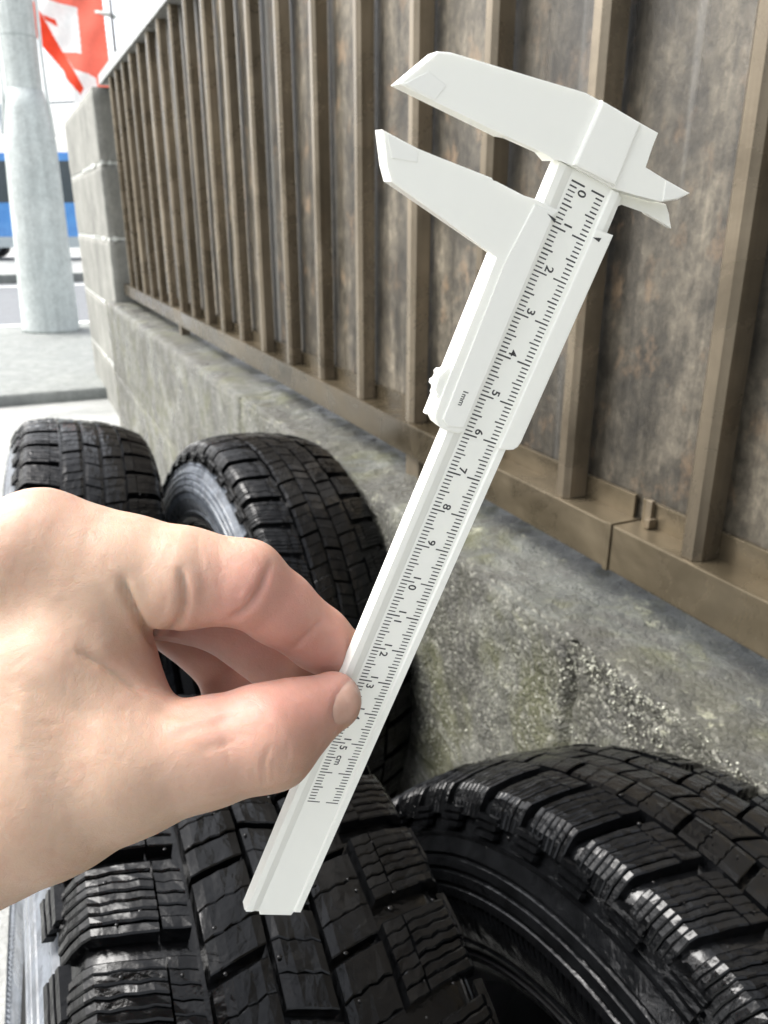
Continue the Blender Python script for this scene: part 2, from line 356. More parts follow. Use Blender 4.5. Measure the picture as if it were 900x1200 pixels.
box_bm(bm, (0.0245, JY - 0.022, fz(RT) + 0.001), (0.0292, JY - 0.015, fz(RT) + 0.026), 0.001); box_bm(bm, (0.02, JY - 0.026, fz(RT) + 0.001), (0.029, JY - 0.019, fz(RT) + 0.010), 0.001)
link('clip', bm_mesh('clip', bm), MAT['bar'], fence)
# feet that hold the rail above the wall
for y in (0.95, 2.6):
    box('foot', (0.012, y, -0.004), (0.04, y + 0.04, fz(RB) + 0.002), MAT['bar'], fence, 0.001)
bm = bmesh.new(); box_bm(bm, (-0.006, -0.9, fz(TB)), (0.068, PY0 + 0.03, fz(TT)), 0.002); link('top_rail', bm_mesh('top_rail', bm), MAT['topr'], fence)
# one bar: shaped section (front face, chamfers, dark return) from rail to rail
def bar_mesh():
    z0, z1 = fz(RT) + 0.0005, fz(TB)
    w = 0.0115
    prof = [(0.0, -w + 0.005), (0.0, w - 0.007), (0.0065, w), (0.025, w), (0.025, w - 0.002), (0.025, -w), (0.0055, -w)]
    n = 3; v, f = [], []; m = len(prof)
    for k in range(n + 1):
        for x, y in prof: v.append((x, y, z0 + (z1 - z0) * k / n))
    for k in range(n):
        for i in range(m): f.append((k * m + i, (k + 1) * m + i, (k + 1) * m + (i + 1) % m, k * m + (i + 1) % m))
    f.append(tuple(range(m))); f.append(tuple(range(n * m, (n + 1) * m))[::-1])
    return fixn(pydata('bar', v, f))
bme = bar_mesh(); bme.materials.append(MAT['bar'])
def panel_mesh():
    bm = bmesh.new(); box_bm(bm, (0, 0.001, fz(RT) + 0.001), (0.006, PITCHB - 0.001, fz(TB) - 0.001)); return bm_mesh('panel', bm)
pme = panel_mesh(); pme.materials.append(MAT['panel'])
T0 = 0.447
for k in range(-6, 20):
    y = T0 + PITCHB * k
    if y > PY0 - 0.02: continue
    o = link('bar', bme, None, fence, (0.004, y, 0)); o.rotation_euler = (random.uniform(-0.002, 0.002), 0, random.uniform(-0.05, 0.05))
    if y + PITCHB < PY0 + 0.1: link('panel', pme, None, fence, (0.036, y, 0))

# ------------------------------------------------------------------ tyres
TR = 0.320; NP = 46; PA = 2 * math.pi / NP; TW = 0.0775
def rc(x): return TR - 0.0115 * (abs(x) / TW) ** 2.6
def roughen(bm, seed, amp=0.00035):
    o = Vector((seed * 3.7, seed * 1.3, 0))
    for v in bm.verts:
        q = v.co * 140 + o; v.co += Vector((mnoise.noise(q), mnoise.noise(q + Vector((9, 0, 0))), mnoise.noise(q + Vector((0, 9, 0))) * 1.5)) * amp
def lam_block(bm, path, depth, a0, a1, nl, gap, wave, skew, xm, phase=0.0, bev=0.0006):
    """block of nl lamellae between angles a0..a1; path = list of (x, r) stations, depth list = inner radius drop"""
    da = (a1 - a0) / nl; g = gap / TR; b = bev / TR
    for i in range(nl):
        s0 = a0 + da * i + (g / 2 if i else 0); s1 = a0 + da * (i + 1) - (g / 2 if i < nl - 1 else 0)
        rows = []
        hj = random.uniform(-0.0009, 0.0005)
        for j, (x, r, dx, dr) in enumerate(path):
            w = wave * (1 if (j + i * 0) % 2 else -1) / TR * (0.3 if i in (0,) else 1)
            w0 = w if i > 0 else w * 0.15; w1 = w if i < nl - 1 else w * 0.15
            sk = skew * (x - xm) / TR
            e = (dx * bev * 0.8, dr * bev * 0.8)
            hx, hr = -dx * hj, -dr * hj
            pts = [(x + dx * depth, r + dr * depth, s0 + w0 + sk), (x + e[0] + hx, r + e[1] + hr, s0 + w0 + sk), (x + hx, r + hr, s0 + w0 + b + sk),
                   (x + hx, r + hr, s1 + w1 - b + sk), (x + e[0] + hx, r + e[1] + hr, s1 + w1 + sk), (x + dx * depth, r + dr * depth, s1 + w1 + sk)]
            rows.append([bm.verts.new((px, pr * math.sin(a), pr * math.cos(a))) for px, pr, a in pts])
        for j in range(len(rows) - 1):
            for k in range(5): bm.faces.new((rows[j][k], rows[j][k + 1], rows[j + 1][k + 1], rows[j + 1][k]))
        bm.faces.new(rows[0]); bm.faces.new(rows[-1][::-1])
def centre_block(x0, x1, nl, skew, seed, frac=0.92):
    bm = bmesh.new(); n = 7; path = []
    for j in range(n):
        x = x0 + (x1 - x0) * j / (n - 1); r = rc(x)
        if j in (0, n - 1): r -= 0.0006
        path.append((x, r, 0.0, -1.0))
    lam_block(bm, path, 0.0082, -PA * frac / 2, PA * frac / 2, nl, 0.0004, 0.0005, skew, (x0 + x1) / 2)
    roughen(bm, seed)
    bmesh.ops.recalc_face_normals(bm, faces=bm.faces); me = bm_mesh('tread_block', bm); me.materials.append(MAT['tread']); return me
def shoulder_block(sgn, seed):
    bm = bmesh.new()
    def seg(xs, nl, frac):
        path = []
        for x in xs: path.append((sgn * x, rc(x), 0.0, -1.0))
        return path
    # inner strip beside the groove, then a fine line, then the shoulder proper that rolls over to the side
    lam_block(bm, seg([0.0395, 0.043, 0.0465, 0.0500], 6, 0.82), 0.0082, -PA * 0.385, PA * 0.385, 6, 0.00025, 0.0003, 0.28 * sgn, sgn * 0.06)
    p = seg([0.0509, 0.0560, 0.0610, 0.0660, 0.0715, 0.0760], 7, 0.82)
    p += [(sgn * 0.0795, 0.3055, -0.5 * sgn, -0.87), (sgn * 0.0832, 0.2985, -0.85 * sgn, -0.5), (sgn * 0.0862, 0.2905, -0.93 * sgn, -0.3)]
    lam_block(bm, p, 0.0078, -PA * 0.385, PA * 0.385, 7, 0.0004, 0.0003, 0.28 * sgn, sgn * 0.06, bev=0.0008)
    # three short raised bars on the sidewall under every groove
    ac = PA * 0.5
    for q in range(3):
        r0 = 0.2955 - q * 0.0046
        rows = []
        for j in range(4):
            a = ac + PA * 0.26 * (j / 3 * 2 - 1) - 0.004
            def X(r): return 0.0802 + (0.306 - r) * 0.40
            rows.append([bm.verts.new((sgn * px, pr * math.sin(a), pr * math.cos(a))) for px, pr in ((X(r0) - 0.002, r0), (X(r0) + 0.0026, r0), (X(r0 - 0.0028) + 0.0026, r0 - 0.0028), (X(r0 - 0.0028) - 0.002, r0 - 0.0028))])
        for j in range(3):
            for k in range(4): bm.faces.new((rows[j][k], rows[j][(k + 1) % 4], rows[j + 1][(k + 1) % 4], rows[j + 1][k]))
        bm.faces.new(rows[0]); bm.faces.new(rows[-1][::-1])
    roughen(bm, seed, 0.0004)
    bmesh.ops.recalc_face_normals(bm, faces=bm.faces); me = bm_mesh('tread_block', bm); me.materials.append(MAT['tread']); return me
NV = 5
blocks = [([shoulder_block(-1, q) for q in range(NV)], 0.0), ([centre_block(-0.0358, -0.0122, 3, 0.30, 10 + q) for q in range(NV)], 0.45), ([centre_block(-0.0100, 0.0100, 3, -0.25, 20 + q) for q in range(NV)], 0.0),
          ([centre_block(0.0122, 0.0358, 3, 0.30, 30 + q) for q in range(NV)], 0.55), ([shoulder_block(1, 40 + q) for q in range(NV)], 0.1)]
def casing_mesh():
    half = [(0.0, TR - 0.0085), (0.02, rc(0.02) - 0.0085), (0.04, rc(0.04) - 0.0085), (0.06, rc(0.06) - 0.0085), (0.0715, rc(0.0715) - 0.0085), (0.0765, 0.2985),
            (0.0795, 0.2925), (0.0825, 0.2860), (0.0850, 0.2805), (0.0880, 0.2795), (0.0885, 0.2775), (0.0878, 0.2755),
            (0.0905, 0.2700), (0.0925, 0.2665), (0.0912, 0.2655), (0.0912, 0.2640), (0.0932, 0.2630), (0.0945, 0.2580), (0.0930, 0.2570), (0.0930, 0.2555), (0.0950, 0.2545),
            (0.0958, 0.2490), (0.0943, 0.2480), (0.0943, 0.2465), (0.0960, 0.2455), (0.0962, 0.2400), (0.0930, 0.2390), (0.0925, 0.2300), (0.0905, 0.2200), (0.0870, 0.2110), (0.0880, 0.2095), (0.0872, 0.2075),
            (0.0835, 0.2030), (0.0810, 0.1960), (0.0785, 0.1905), (0.0740, 0.1885), (0.0660, 0.1895), (0.0635, 0.1940), (0.0660, 0.2050), (0.0740, 0.2250), (0.0790, 0.2450), (0.0770, 0.2700), (0.0690, 0.2860), (0.0550, 0.2950), (0.03, 0.2985), (0.0, 0.2995)]
    prof = half + [(-x, r) for x, r in half[::-1][1:-1]]
    n = 168; m = len(prof); v, f = [], []
    for k in range(n):
        a = 2 * math.pi * k / n
        for x, r in prof: v.append((x, r * math.sin(a), r * math.cos(a)))
    for k in range(n):
        for i in range(m): f.append((k * m + i, k * m + (i + 1) % m, ((k + 1) % n) * m + (i + 1) % m, ((k + 1) % n) * m + i))
    me = fixn(pydata('casing', v, f)); me.materials.append(MAT['casing']); me.materials.append(MAT['grey_side'])
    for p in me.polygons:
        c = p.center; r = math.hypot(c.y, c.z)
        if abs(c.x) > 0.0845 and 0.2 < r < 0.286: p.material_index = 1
    me.polygons.foreach_set('use_smooth', [True] * len(me.polygons)); me.set_sharp_from_angle(angle=R_(38)); return me
cas = casing_mesh()
def serration():
    v, f = [], []; N = 300
    for sgn in (-1, 1):
        for k in range(N):
            o = len(v)
            for rr, sk in ((0.2285, 0.0), (0.2375, 0.014)):
                for da, h in ((-0.005, 0.0), (0.0, 0.0009), (0.005, 0.0)):
                    a = 2 * math.pi * k / N + da + sk; x = sgn * (0.0905 + (rr - 0.22) * 0.2 + 0.0002 + h); v.append((x, rr * math.sin(a), rr * math.cos(a)))
            f += [(o, o + 1, o + 4, o + 3), (o + 1, o + 2, o + 5, o + 4)]
    me = pydata('serrated_band', v, f); me.materials.append(MAT['casing']); return me
ser = serration()
def drops_mesh():
    bm = bmesh.new(); bmesh.ops.create_icosphere(bm, subdivisions=2, radius=1); base = [x.co.copy() for x in bm.verts]; tri = [tuple(q.index for q in x.verts) for x in bm.faces]; bm.free()
    rng = random.Random(11); v, f = [], []
    for _ in range(450):
        a = rng.uniform(-1.9, 1.5); u = rng.random()
        if u < 0.75: x = rng.uniform(-0.074, 0.074); r = rc(x) + 0.0001; nx = 0.0
        else: t = rng.random(); x = -(0.0795 + 0.012 * t); r = 0.300 - 0.035 * t; nx = -0.9
        k = rng.uniform(0.0004, 0.0010) * (1.8 if rng.random() < 0.1 else 1); nr = math.sqrt(1 - nx * nx)
        nrm = Vector((nx, nr * math.sin(a), nr * math.cos(a))); q = nrm.to_track_quat('Z', 'Y'); c = Vector((x, r * math.sin(a), r * math.cos(a))); o = len(v); e = rng.uniform(0.7, 1.5)
        v += [c + q @ Vector((b.x * k * e, b.y * k, b.z * k * 0.34)) for b in base]; f += [tuple(o + i for i in t_) for t_ in tri]
    me = pydata('water_drops', v, f, True); me.materials.append(MAT['water']); return me
drm = drops_mesh()
def rim_mesh():
    prof = [(-0.083, 0.2025), (-0.086, 0.2015), (-0.083, 0.1995), (-0.077, 0.1885), (-0.060, 0.1865), (-0.050, 0.172), (-0.015, 0.168), (0.02, 0.166), (0.030, 0.150), (0.036, 0.120), (0.030, 0.095), (0.022, 0.080), (0.020, 0.034), (0.012, 0.032), (0.012, 0.004),
            (0.016, 0.004), (0.024, 0.034), (0.026, 0.080), (0.036, 0.098), (0.042, 0.120), (0.036, 0.154), (0.030, 0.170), (0.060, 0.1885), (0.077, 0.1905), (0.083, 0.2000), (0.086, 0.2015), (0.083, 0.2025), (0.078, 0.192), (0.05, 0.192), (-0.05, 0.190), (-0.078, 0.192)]
    n = 96; m = len(prof); v, f = [], []
    for k in range(n):
        a = 2 * math.pi * k / n
        for x, r in prof: v.append((x, r * math.sin(a), r * math.cos(a)))
    for k in range(n):
        for i in range(m): f.append((k * m + i, k * m + (i + 1) % m, ((k + 1) % n) * m + (i + 1) % m, ((k + 1) % n) * m + i))
    me = fixn(pydata('rim', v, f)); me.materials.append(plain('black_steel', (0.012, 0.012, 0.013), 0.3, var=0.4)); me.polygons.foreach_set('use_smooth', [True] * len(me.polygons)); me.set_sharp_from_angle(angle=R_(40)); return me
rim_me = rim_mesh()
def tyre(x, y, spin, yaw, lean, sc, side, label):
    t = empty('tyre', (x, y, 0), (0, lean, yaw)); t.scale = (sc, sc, sc); tag(t, label, 'tyre', 'winter tyres standing beside the wall')
    C = Vector((0, 0, TR))
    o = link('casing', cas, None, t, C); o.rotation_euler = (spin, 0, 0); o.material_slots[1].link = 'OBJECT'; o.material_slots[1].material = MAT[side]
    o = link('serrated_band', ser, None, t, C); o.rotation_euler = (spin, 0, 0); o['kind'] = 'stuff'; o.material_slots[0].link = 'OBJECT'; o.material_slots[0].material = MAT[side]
    link('rim', rim_me, None, t, C)
    o = link('water_drops', drm, None, t, C); o['kind'] = 'stuff'
    for ms, off in blocks:
        for k in range(NP):
            b = link('tread_block', ms[random.randrange(NV)], None, t, C); b.rotation_euler = (spin + PA * (k + off) + random.uniform(-0.002, 0.002), 0, 0)
            s = random.uniform(0.9975, 1.0015); b.scale = (random.uniform(0.997, 1.003), s, s)
    return t
TYRES = [tyre(-0.044, 0.343, 0.02, -0.012, 0.178, 1.07, 'grey_side', 'black wet snow tyre in front, its tread directly under the hand and caliper end'),
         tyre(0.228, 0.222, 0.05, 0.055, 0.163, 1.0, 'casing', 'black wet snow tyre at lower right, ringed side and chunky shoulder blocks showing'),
         tyre(0.252, 1.075, 0.0, 0.09, 0.095, 1.03, 'grey_side', 'black snow tyre behind the fingers, grey ribbed sidewall facing left, leaning towards the wall'),
         tyre(-0.064, 1.217, 0.03, -0.019, 0.215, 1.07, 'grey_side', 'rearmost black snow tyre at left, partly hidden behind the hand knuckles')]

# ------------------------------------------------------------------ caliper (millimetres in its own frame: x across, y along the scale, z away from the viewer)
CR = Matrix(((0.87772, -0.364, -0.31162), (0.23262, 0.89225, -0.38701), (0.41892, 0.2672, 0.86782))); CT = Vector((45.803, -70.947, 175.111))
S3 = Matrix.Diagonal((1, -1, -1))
crot = CM.to_3x3() @ S3 @ CR
CALM = Matrix.Translation(c2w(*CT)) @ crot.to_4x4() @ Matrix.Scale(0.001, 4)
cal = empty('vernier_caliper'); cal.matrix_world = CALM
tag(cal, 'white plastic sliding caliper with black centimetre scale, held between thumb and finger', 'caliper')
def calpart(name, bm, mat, parent=None):
    bmesh.ops.recalc_face_normals(bm, faces=bm.faces)
    me = bm_mesh(name, bm); o = link(name, me, mat, parent or cal); return o
BL, BRr, BE = -10.6, 6.8, 209.8
bm = bmesh.new()
prism_bm(bm, [(BL, -14), (BRr, -14), (BRr, BE), (4.4, BE), (4.4, BE + 1.6), (-5.4, BE + 1.6), (-5.4, BE), (BL, BE)], 0.0, 3.0, 0.25)
beam = calpart('beam', bm, MAT['plastic'])
bm = bmesh.new()    # raised rails on both edges of the beam, the left one with a wide chamfer
def railx(x0, x1, xc, h, y0, y1):
    a = [(x0, 0.2), (x0 + 0.25 * (1 if x1 > x0 else -1), -h), (xc, -h), (x1, 0.02)]
    v0 = [bm.verts.new((x, y0, z)) for x, z in a]; v1 = [bm.verts.new((x, y1, z)) for x, z in a]
    for i in range(3): bm.faces.new((v0[i], v0[i + 1], v1[i + 1], v1[i]))
    bm.faces.new(v0); bm.faces.new(v1[::-1])
railx(BL, -6.3, -8.6, 0.75, -2, BE - 0.3); railx(BRr, 4.35, 4.75, 0.55, -2, BE - 0.3)
calpart('edge_rail', bm, MAT['plastic'], beam)
# fixed head: jaw plate, raised block, inside jaw with its knife tip
bm = bmesh.new()
prism_bm(bm, [(-49.7, -0.6), (-44.6, -8.9), (-42.0, -9.9), (-11.4, -15.7), (2.8, -16.0), (8.9, -16.2), (9.1, -8.6), (15.4, -8.75), (23.4, -8.8), (21.0, -6.4), (17.2, -4.3), (10.4, -3.1), (7.2, -2.6), (5.2, -2.2), (-8.6, -2.2),
              (-11.6, -2.2), (-12.3, -1.35), (-14.8, -2.2), (-22.9, -1.75), (-25.0, -1.2), (-41.5, -0.8)], -1.5, 3.6, 0.35)
head = calpart('fixed_jaw', bm, MAT['plastic'])
bm = bmesh.new(); prism_bm(bm, [(-7.6, -15.9), (3.4, -15.9), (3.9, -2.6), (-7.9, -2.35)], -2.4, -1.4, 0.6); calpart('head_block', bm, MAT['plastic'], head)
bm = bmesh.new(); prism_bm(bm, [(15.6, -8.55), (22.9, -8.6), (20.7, -6.5), (17.2, -4.55)], -1.75, -1.4, 0.25); calpart('knife_edge', bm, MAT['plastic'], head)
bm = bmesh.new(); prism_bm(bm, [(-48.8, -0.95), (-45.0, -5.0), (-40.6, -4.3), (-41.7, -1.1)], -1.64, -1.3, 0.1); calpart('jaw_tip', bm, MAT['plastic'], head)
# slider: channel body behind, left plate, right plate, moving jaw, rear inside jaw, thumb roller
bm = bmesh.new(); prism_bm(bm, [(-15.6, 20), (-13.5, 7.2), (9.1, 6.5), (9.2, 59.0), (-15.4, 59.0)], 3.2, 5.0); slid = calpart('slider', bm, MAT['plastic'])
bm = bmesh.new()
prism_bm(bm, [(-49.7, 8.0), (-41.7, 8.3), (-24.0, 7.0), (-23.1, 7.7), (-15.6, 7.8), (-12.5, 6.8), (-6.4, 6.85), (-6.3, 59.4), (-7.8, 60.3), (-11.8, 60.5), (-13.6, 60.0), (-15.1, 58.7), (-15.6, 57.0), (-15.7, 45.8), (-15.6, 20.6), (-44.4, 16.1), (-46.4, 13.6)], -1.5, 3.4, 0.45)
calpart('sliding_jaw', bm, MAT['plastic'], slid)
bm = bmesh.new(); prism_bm(bm, [(-13.9, 21.5), (-12.6, 7.9), (-7.2, 7.7), (-7.1, 58.6), (-11.3, 59.4), (-13.2, 58.2)], -1.85, -1.4, 0.3); calpart('left_plate', bm, MAT['plastic'], slid)
bm = bmesh.new(); prism_bm(bm, [(4.1, 6.9), (9.1, 6.4), (9.2, 57.4), (8.9, 58.9), (8.0, 59.9), (6.6, 60.4), (4.1, 60.6)], -1.5, 3.4, 0.35); calpart('right_plate', bm, MAT['plastic'], slid)
bm = bmesh.new(); prism_bm(bm, [(-48.6, 8.3), (-41.4, 8.75), (-40.7, 10.7), (-46.0, 12.0)], -1.64, -1.3, 0.1); calpart('jaw_tip', bm, MAT['plastic'], slid)
bm = bmesh.new(); prism_bm(bm, [(6.9, -3.4), (11.5, -3.6), (22.3, -5.6), (24.2, -3.9), (26.6, -1.5), (18.7, -1.8), (17.7, -2.05), (10.9, -1.3), (8.4, 1.2), (6.9, 1.2)], 3.7, 5.4, 0.3); calpart('rear_jaw', bm, MAT['plastic'], slid)
bm = bmesh.new(); prism_bm(bm, [(6.85, -2.0), (8.6, -2.0), (8.9, 7.0), (6.85, 7.0)], 1.0, 5.0, 0.2); calpart('jaw_bridge', bm, MAT['plastic'], slid)
bm = bmesh.new()      # knurled thumb roller peeping out at the left edge
N = 40; ring = []
for k in range(N):
    a = 2 * math.pi * k / N; r = 4.5 + 0.3 * (1 if (k // 2) % 2 else -1); ring.append((-13.5 + r * math.cos(a) * 0.95, 50.2 + r * math.sin(a)))
prism_bm(bm, ring, -1.1, 3.0, 0.5); calpart('thumb_roller', bm, MAT['plastic'], slid)
bm = bmesh.new(); prism_bm(bm, [(-9.0, 8.5), (-6.45, 8.8), (-6.45, 9.6)], -1.91, -1.83); prism_bm(bm, [(4.2, 8.75), (6.4, 8.1), (6.2, 9.1)], -1.56, -1.48); calpart('index_mark', bm, MAT['ink'], slid)
# printed scale
def ticks():
    bm = bmesh.new(); rng = random.Random(2)
    for k in range(0, 171):
        if k % 10 == 0: l, w = 3.7, 0.36
        elif k % 5 == 0: l, w = 2.75, 0.33
        else: l, w = 1.95, 0.31
        w *= rng.uniform(0.9, 1.1); y = k
        for x0, x1 in ((-5.65, -5.65 + l), (3.65 - l, 3.65)):
            v = [bm.verts.new((x, yy, -0.012)) for x, yy in ((x0, y - w / 2), (x1, y - w / 2), (x1, y + w / 2), (x0, y + w / 2))]; bm.faces.new(v)
    return bm
calpart('scale_ticks', ticks(), MAT['ink'], beam)
def text(s, x, y, size, z, name, parent, ang=90):
    cu = bpy.data.curves.new('t', 'FONT'); cu.body = s; cu.size = size; cu.align_x = 'CENTER'; cu.align_y = 'CENTER'; cu.offset = 0.02 * size
    o = bpy.data.objects.new('t', cu); COL.objects.link(o); bpy.context.view_layer.update()
    me = bpy.data.meshes.new_from_object(o); bpy.data.objects.remove(o); bpy.data.curves.remove(cu)
    # glyph x runs along +y (down the scale), glyph up points to +x; the frame's z points away from the viewer
    me.transform(Matrix(((0, 1, 0, x), (1, 0, 0, y), (0, 0, -1, z), (0, 0, 0, 1)))); me.name = name
    me.materials.clear(); return link(name, me, MAT['ink'], parent)
for k in range(0, 16):
    if k < 10: text(str(k), -2.05, 10 * k - 1.35 if k else 1.55, 3.0, -0.014, 'numeral', beam)
    else:
        text(str(k)[0], -1.75, 10 * k - 1.3, 3.0, -0.014, 'numeral', beam); text(str(k)[1], -2.05, 10 * k + 1.5, 3.0, -0.014, 'numeral', beam)
text('cm', -1.75, 155.7, 2.7, -0.014, 'numeral', beam)
text('1mm', -10.5, 52.0, 1.9, -1.87, 'vernier_text', slid)

# ------------------------------------------------------------------ the hand: one implicit surface meshed by surface nets (camera-frame millimetres)
def P(px, py, z): return np.array([(px - 450) * z / 930, (py - 600) * z / 930, z], np.float32)
def chain(lst):
    out = []
    for (a, b) in zip(lst[:-1], lst[1:]):
        out.append((P(*a[:3]), P(*b[:3]), a[3] * a[2] / 930, b[3] * b[2] / 930))
    return out
def cone(p, A):
    a, b, ra, rb = A; ba = b - a; t = np.clip(((p - a) @ ba) / (ba @ ba), 0, 1)
    q = p - a - t[:, None] * ba
    return np.sqrt((q * q).sum(1)) - (ra + (rb - ra) * t)
def smin(a, b, k):
    h = np.maximum(k - np.abs(a - b), 0) / k
    return np.minimum(a, b) - h * h * k * 0.25
def chain_d(p, ch, k=1.5):
    d = None
    for A in ch:
        e = cone(p, A); d = e if d is None else smin(d, e, k)
    return d
INDEX = chain([(-230, 770, 207, 84), (48, 648, 197, 74), (150, 668, 196, 64), (215, 677, 195, 59), (286, 683, 196, 50), (326, 712, 202, 43), (373, 748, 211, 37), (424, 788, 220, 30)])
THUMB = chain([(-90, 985, 192, 112), (60, 930, 188, 94), (150, 902, 187, 77), (240, 882, 188, 62), (316, 862, 190, 61), (346, 843, 194, 45), (389, 822, 200, 35)])
MIDDLE = chain([(-235, 790, 228, 78), (70, 672, 222, 66), (185, 698, 221, 49), (262, 722, 221, 42), (337, 783, 226, 38), (392, 830, 231, 32)])
RING = chain([(-235, 815, 248, 70), (70, 690, 243, 56), (180, 704, 242, 42), (248, 762, 242, 36), (262, 790, 241, 29), (276, 814, 240, 37), (332, 852, 240, 30)])
LITTLE = chain([(-230, 850, 264, 62), (75, 700, 262, 48), (180, 705, 260, 38), (266, 758, 258, 32), (288, 818, 256, 29)])
WEB = chain([(-160, 850, 206, 140), (86, 775, 197, 93)]) + chain([(60, 850, 194, 96), (118, 838, 196, 68)])
PALM = chain([(-180, 930, 222, 110), (70, 850, 222, 82)]) + chain([(-180, 860, 250, 90), (60, 770, 248, 76)])
ARM = [(P(-200, 880, 226), np.array([-250., 175., 120.], np.float32), 30., 40.), (P(-200, 840, 212), np.array([-262., 160., 128.], np.float32), 27., 36.)]
def hand_sdf(p):
    px = p[:, 0] / p[:, 2] * 930 + 450
    s = np.clip((px - 120) / 110, 0, 1); s = s * s * (3 - 2 * s); kk = 10 * (1 - s) + 1.3 * s
    body = chain_d(p, WEB, 10); body = smin(body, chain_d(p, PALM, 8), 10); body = smin(body, chain_d(p, ARM, 10), 14)
    thumb = chain_d(p, THUMB, 3.0); ks = np.clip((px - 190) / 90, 0, 1); kt = 13 * (1 - ks) + 1.3 * ks
    d = smin(body, thumb, kt)
    d = smin(d, chain_d(p, INDEX, 2.2), kk)
    for F in (MIDDLE, RING, LITTLE): d = smin(d, chain_d(p, F, 2.0), np.where(px < 120, 7.0, 1.1).astype(np.float32))
    return d
def surface_nets(sdf, lo, hi, h, B=14):
    n = [int(math.ceil((b - a) / h / B)) * B + 1 for a, b in zip(lo, hi)]
    vals = np.full(n, 1e3, np.float32)
    nb = [(m - 1) // B for m in n]
    I = np.stack(np.meshgrid(*[np.arange(m) for m in nb], indexing='ij'), -1).reshape(-1, 3)
    cen = (np.array(lo) + (I * B + B / 2) * h).astype(np.float32)
    dc = sdf(cen); half = B * h * 0.5 * 1.733 * 1.25 + 2
    for (i, j, k), d in zip(I, dc):
        sl = (slice(i * B, i * B + B + 1), slice(j * B, j * B + B + 1), slice(k * B, k * B + B + 1))
        if d > half: continue
        if d < -half: vals[sl] = -1e3; continue
        g = np.stack(np.meshgrid(*[lo[q] + h * np.arange(s.start, s.stop) for q, s in enumerate(sl)], indexing='ij'), -1)
        vals[sl] = sdf(g.reshape(-1, 3).astype(np.float32)).reshape(g.shape[:3])
    ins = vals < 0
    cs = sum(ins[a:n[0] - 1 + a, b:n[1] - 1 + b, c:n[2] - 1 + c].astype(np.int8) for a in (0, 1) for b in (0, 1) for c in (0, 1))
    act = (cs > 0) & (cs < 8); idx = np.argwhere(act); ids = np.full(act.shape, -1, np.int64); ids[act] = np.arange(len(idx))
    corner = np.array([(a, b, c) for a in (0, 1) for b in (0, 1) for c in (0, 1)])
    cv = np.stack([vals[idx[:, 0] + a, idx[:, 1] + b, idx[:, 2] + c] for a, b, c in corner], 1)
    acc = np.zeros((len(idx), 3)); cnt = np.zeros(len(idx))
    for i in range(8):
        for j in range(i + 1, 8):
            if abs(corner[i] - corner[j]).sum() != 1: continue
            mk = (cv[:, i] < 0) != (cv[:, j] < 0); t = cv[:, i] / np.where(mk, cv[:, i] - cv[:, j], 1)
            acc[mk] += (corner[i] + t[:, None] * (corner[j] - corner[i]))[mk]; cnt[mk] += 1
    verts = np.array(lo) + h * (idx + acc / cnt[:, None]); F = []
    for ax in range(3):
        u, w = (ax + 1) % 3, (ax + 2) % 3
        a = np.take(ins, range(n[ax] - 1), ax); b = np.take(ins, range(1, n[ax]), ax); e = np.argwhere(a != b); flip = a[tuple(e.T)]
        ok = (e[:, u] > 0) & (e[:, w] > 0) & (e[:, u] < n[u] - 1) & (e[:, w] < n[w] - 1); e, flip = e[ok], flip[ok]
        def at(du, dw): q = e.copy(); q[:, u] += du; q[:, w] += dw; return ids[tuple(q.T)]
        qd = np.stack([at(-1, -1), at(0, -1), at(0, 0), at(-1, 0)], 1); qd[~flip] = qd[~flip][:, ::-1]; F.append(qd)
    return verts, np.concatenate(F)
HV, HF = surface_nets(hand_sdf, (-300, -25, 90), (5, 215, 285), 0.8)
def normals(V, F):
    fn = np.cross(V[F[:, 2]] - V[F[:, 0]], V[F[:, 3]] - V[F[:, 1]]); N = np.zeros_like(V)
    for i in range(4): np.add.at(N, F[:, i], fn)
    return N / (np.linalg.norm(N, axis=1)[:, None] + 1e-9)
for _ in range(2):
    N = normals(HV, HF); d = np.concatenate([hand_sdf(c.astype(np.float32)) for c in np.array_split(HV, 12)]); HV = HV - N * np.clip(d, -1, 1)[:, None]
if hand_sdf((HV[:1] + N[:1] * 1.0).astype(np.float32))[0] < 0: HF = HF[:, ::-1]; N = -N
def smooth(V, F, it):
    E = np.concatenate([F[:, [0, 1]], F[:, [1, 2]], F[:, [2, 3]], F[:, [3, 0]]])
    for _ in range(it):
        A = np.zeros_like(V); c = np.zeros(len(V)); np.add.at(A, E[:, 0], V[E[:, 1]]); np.add.at(c, E[:, 0], 1); np.add.at(A, E[:, 1], V[E[:, 0]]); np.add.at(c, E[:, 1], 1)
        V = V * 0.5 + 0.5 * A / c[:, None]
    return V
HV = smooth(HV, HF, 3); N = normals(HV, HF)
def px_of(V): return np.stack([V[:, 0] / V[:, 2] * 930 + 450, V[:, 1] / V[:, 2] * 930 + 600], 1)
def poly_dist(Q, pts):
    d = np.full(len(Q), 1e9); par = np.zeros(len(Q)); n = len(pts) - 1
    for i in range(n):
        a, b = np.array(pts[i], float), np.array(pts[i + 1], float); t = np.clip(((Q - a) @ (b - a)) / ((b - a) @ (b - a)), 0, 1)
        e = np.linalg.norm(Q - a - t[:, None] * (b - a), axis=1); m = e < d; d[m] = e[m]; par[m] = (i + t[m]) / n
    return d, par
view = -HV / np.linalg.norm(HV, axis=1)[:, None]; front = np.clip((N * view).sum(1) * 3, 0, 1) * (HV[:, 2] < 214)
Q = px_of(HV); disp = np.zeros(len(HV))
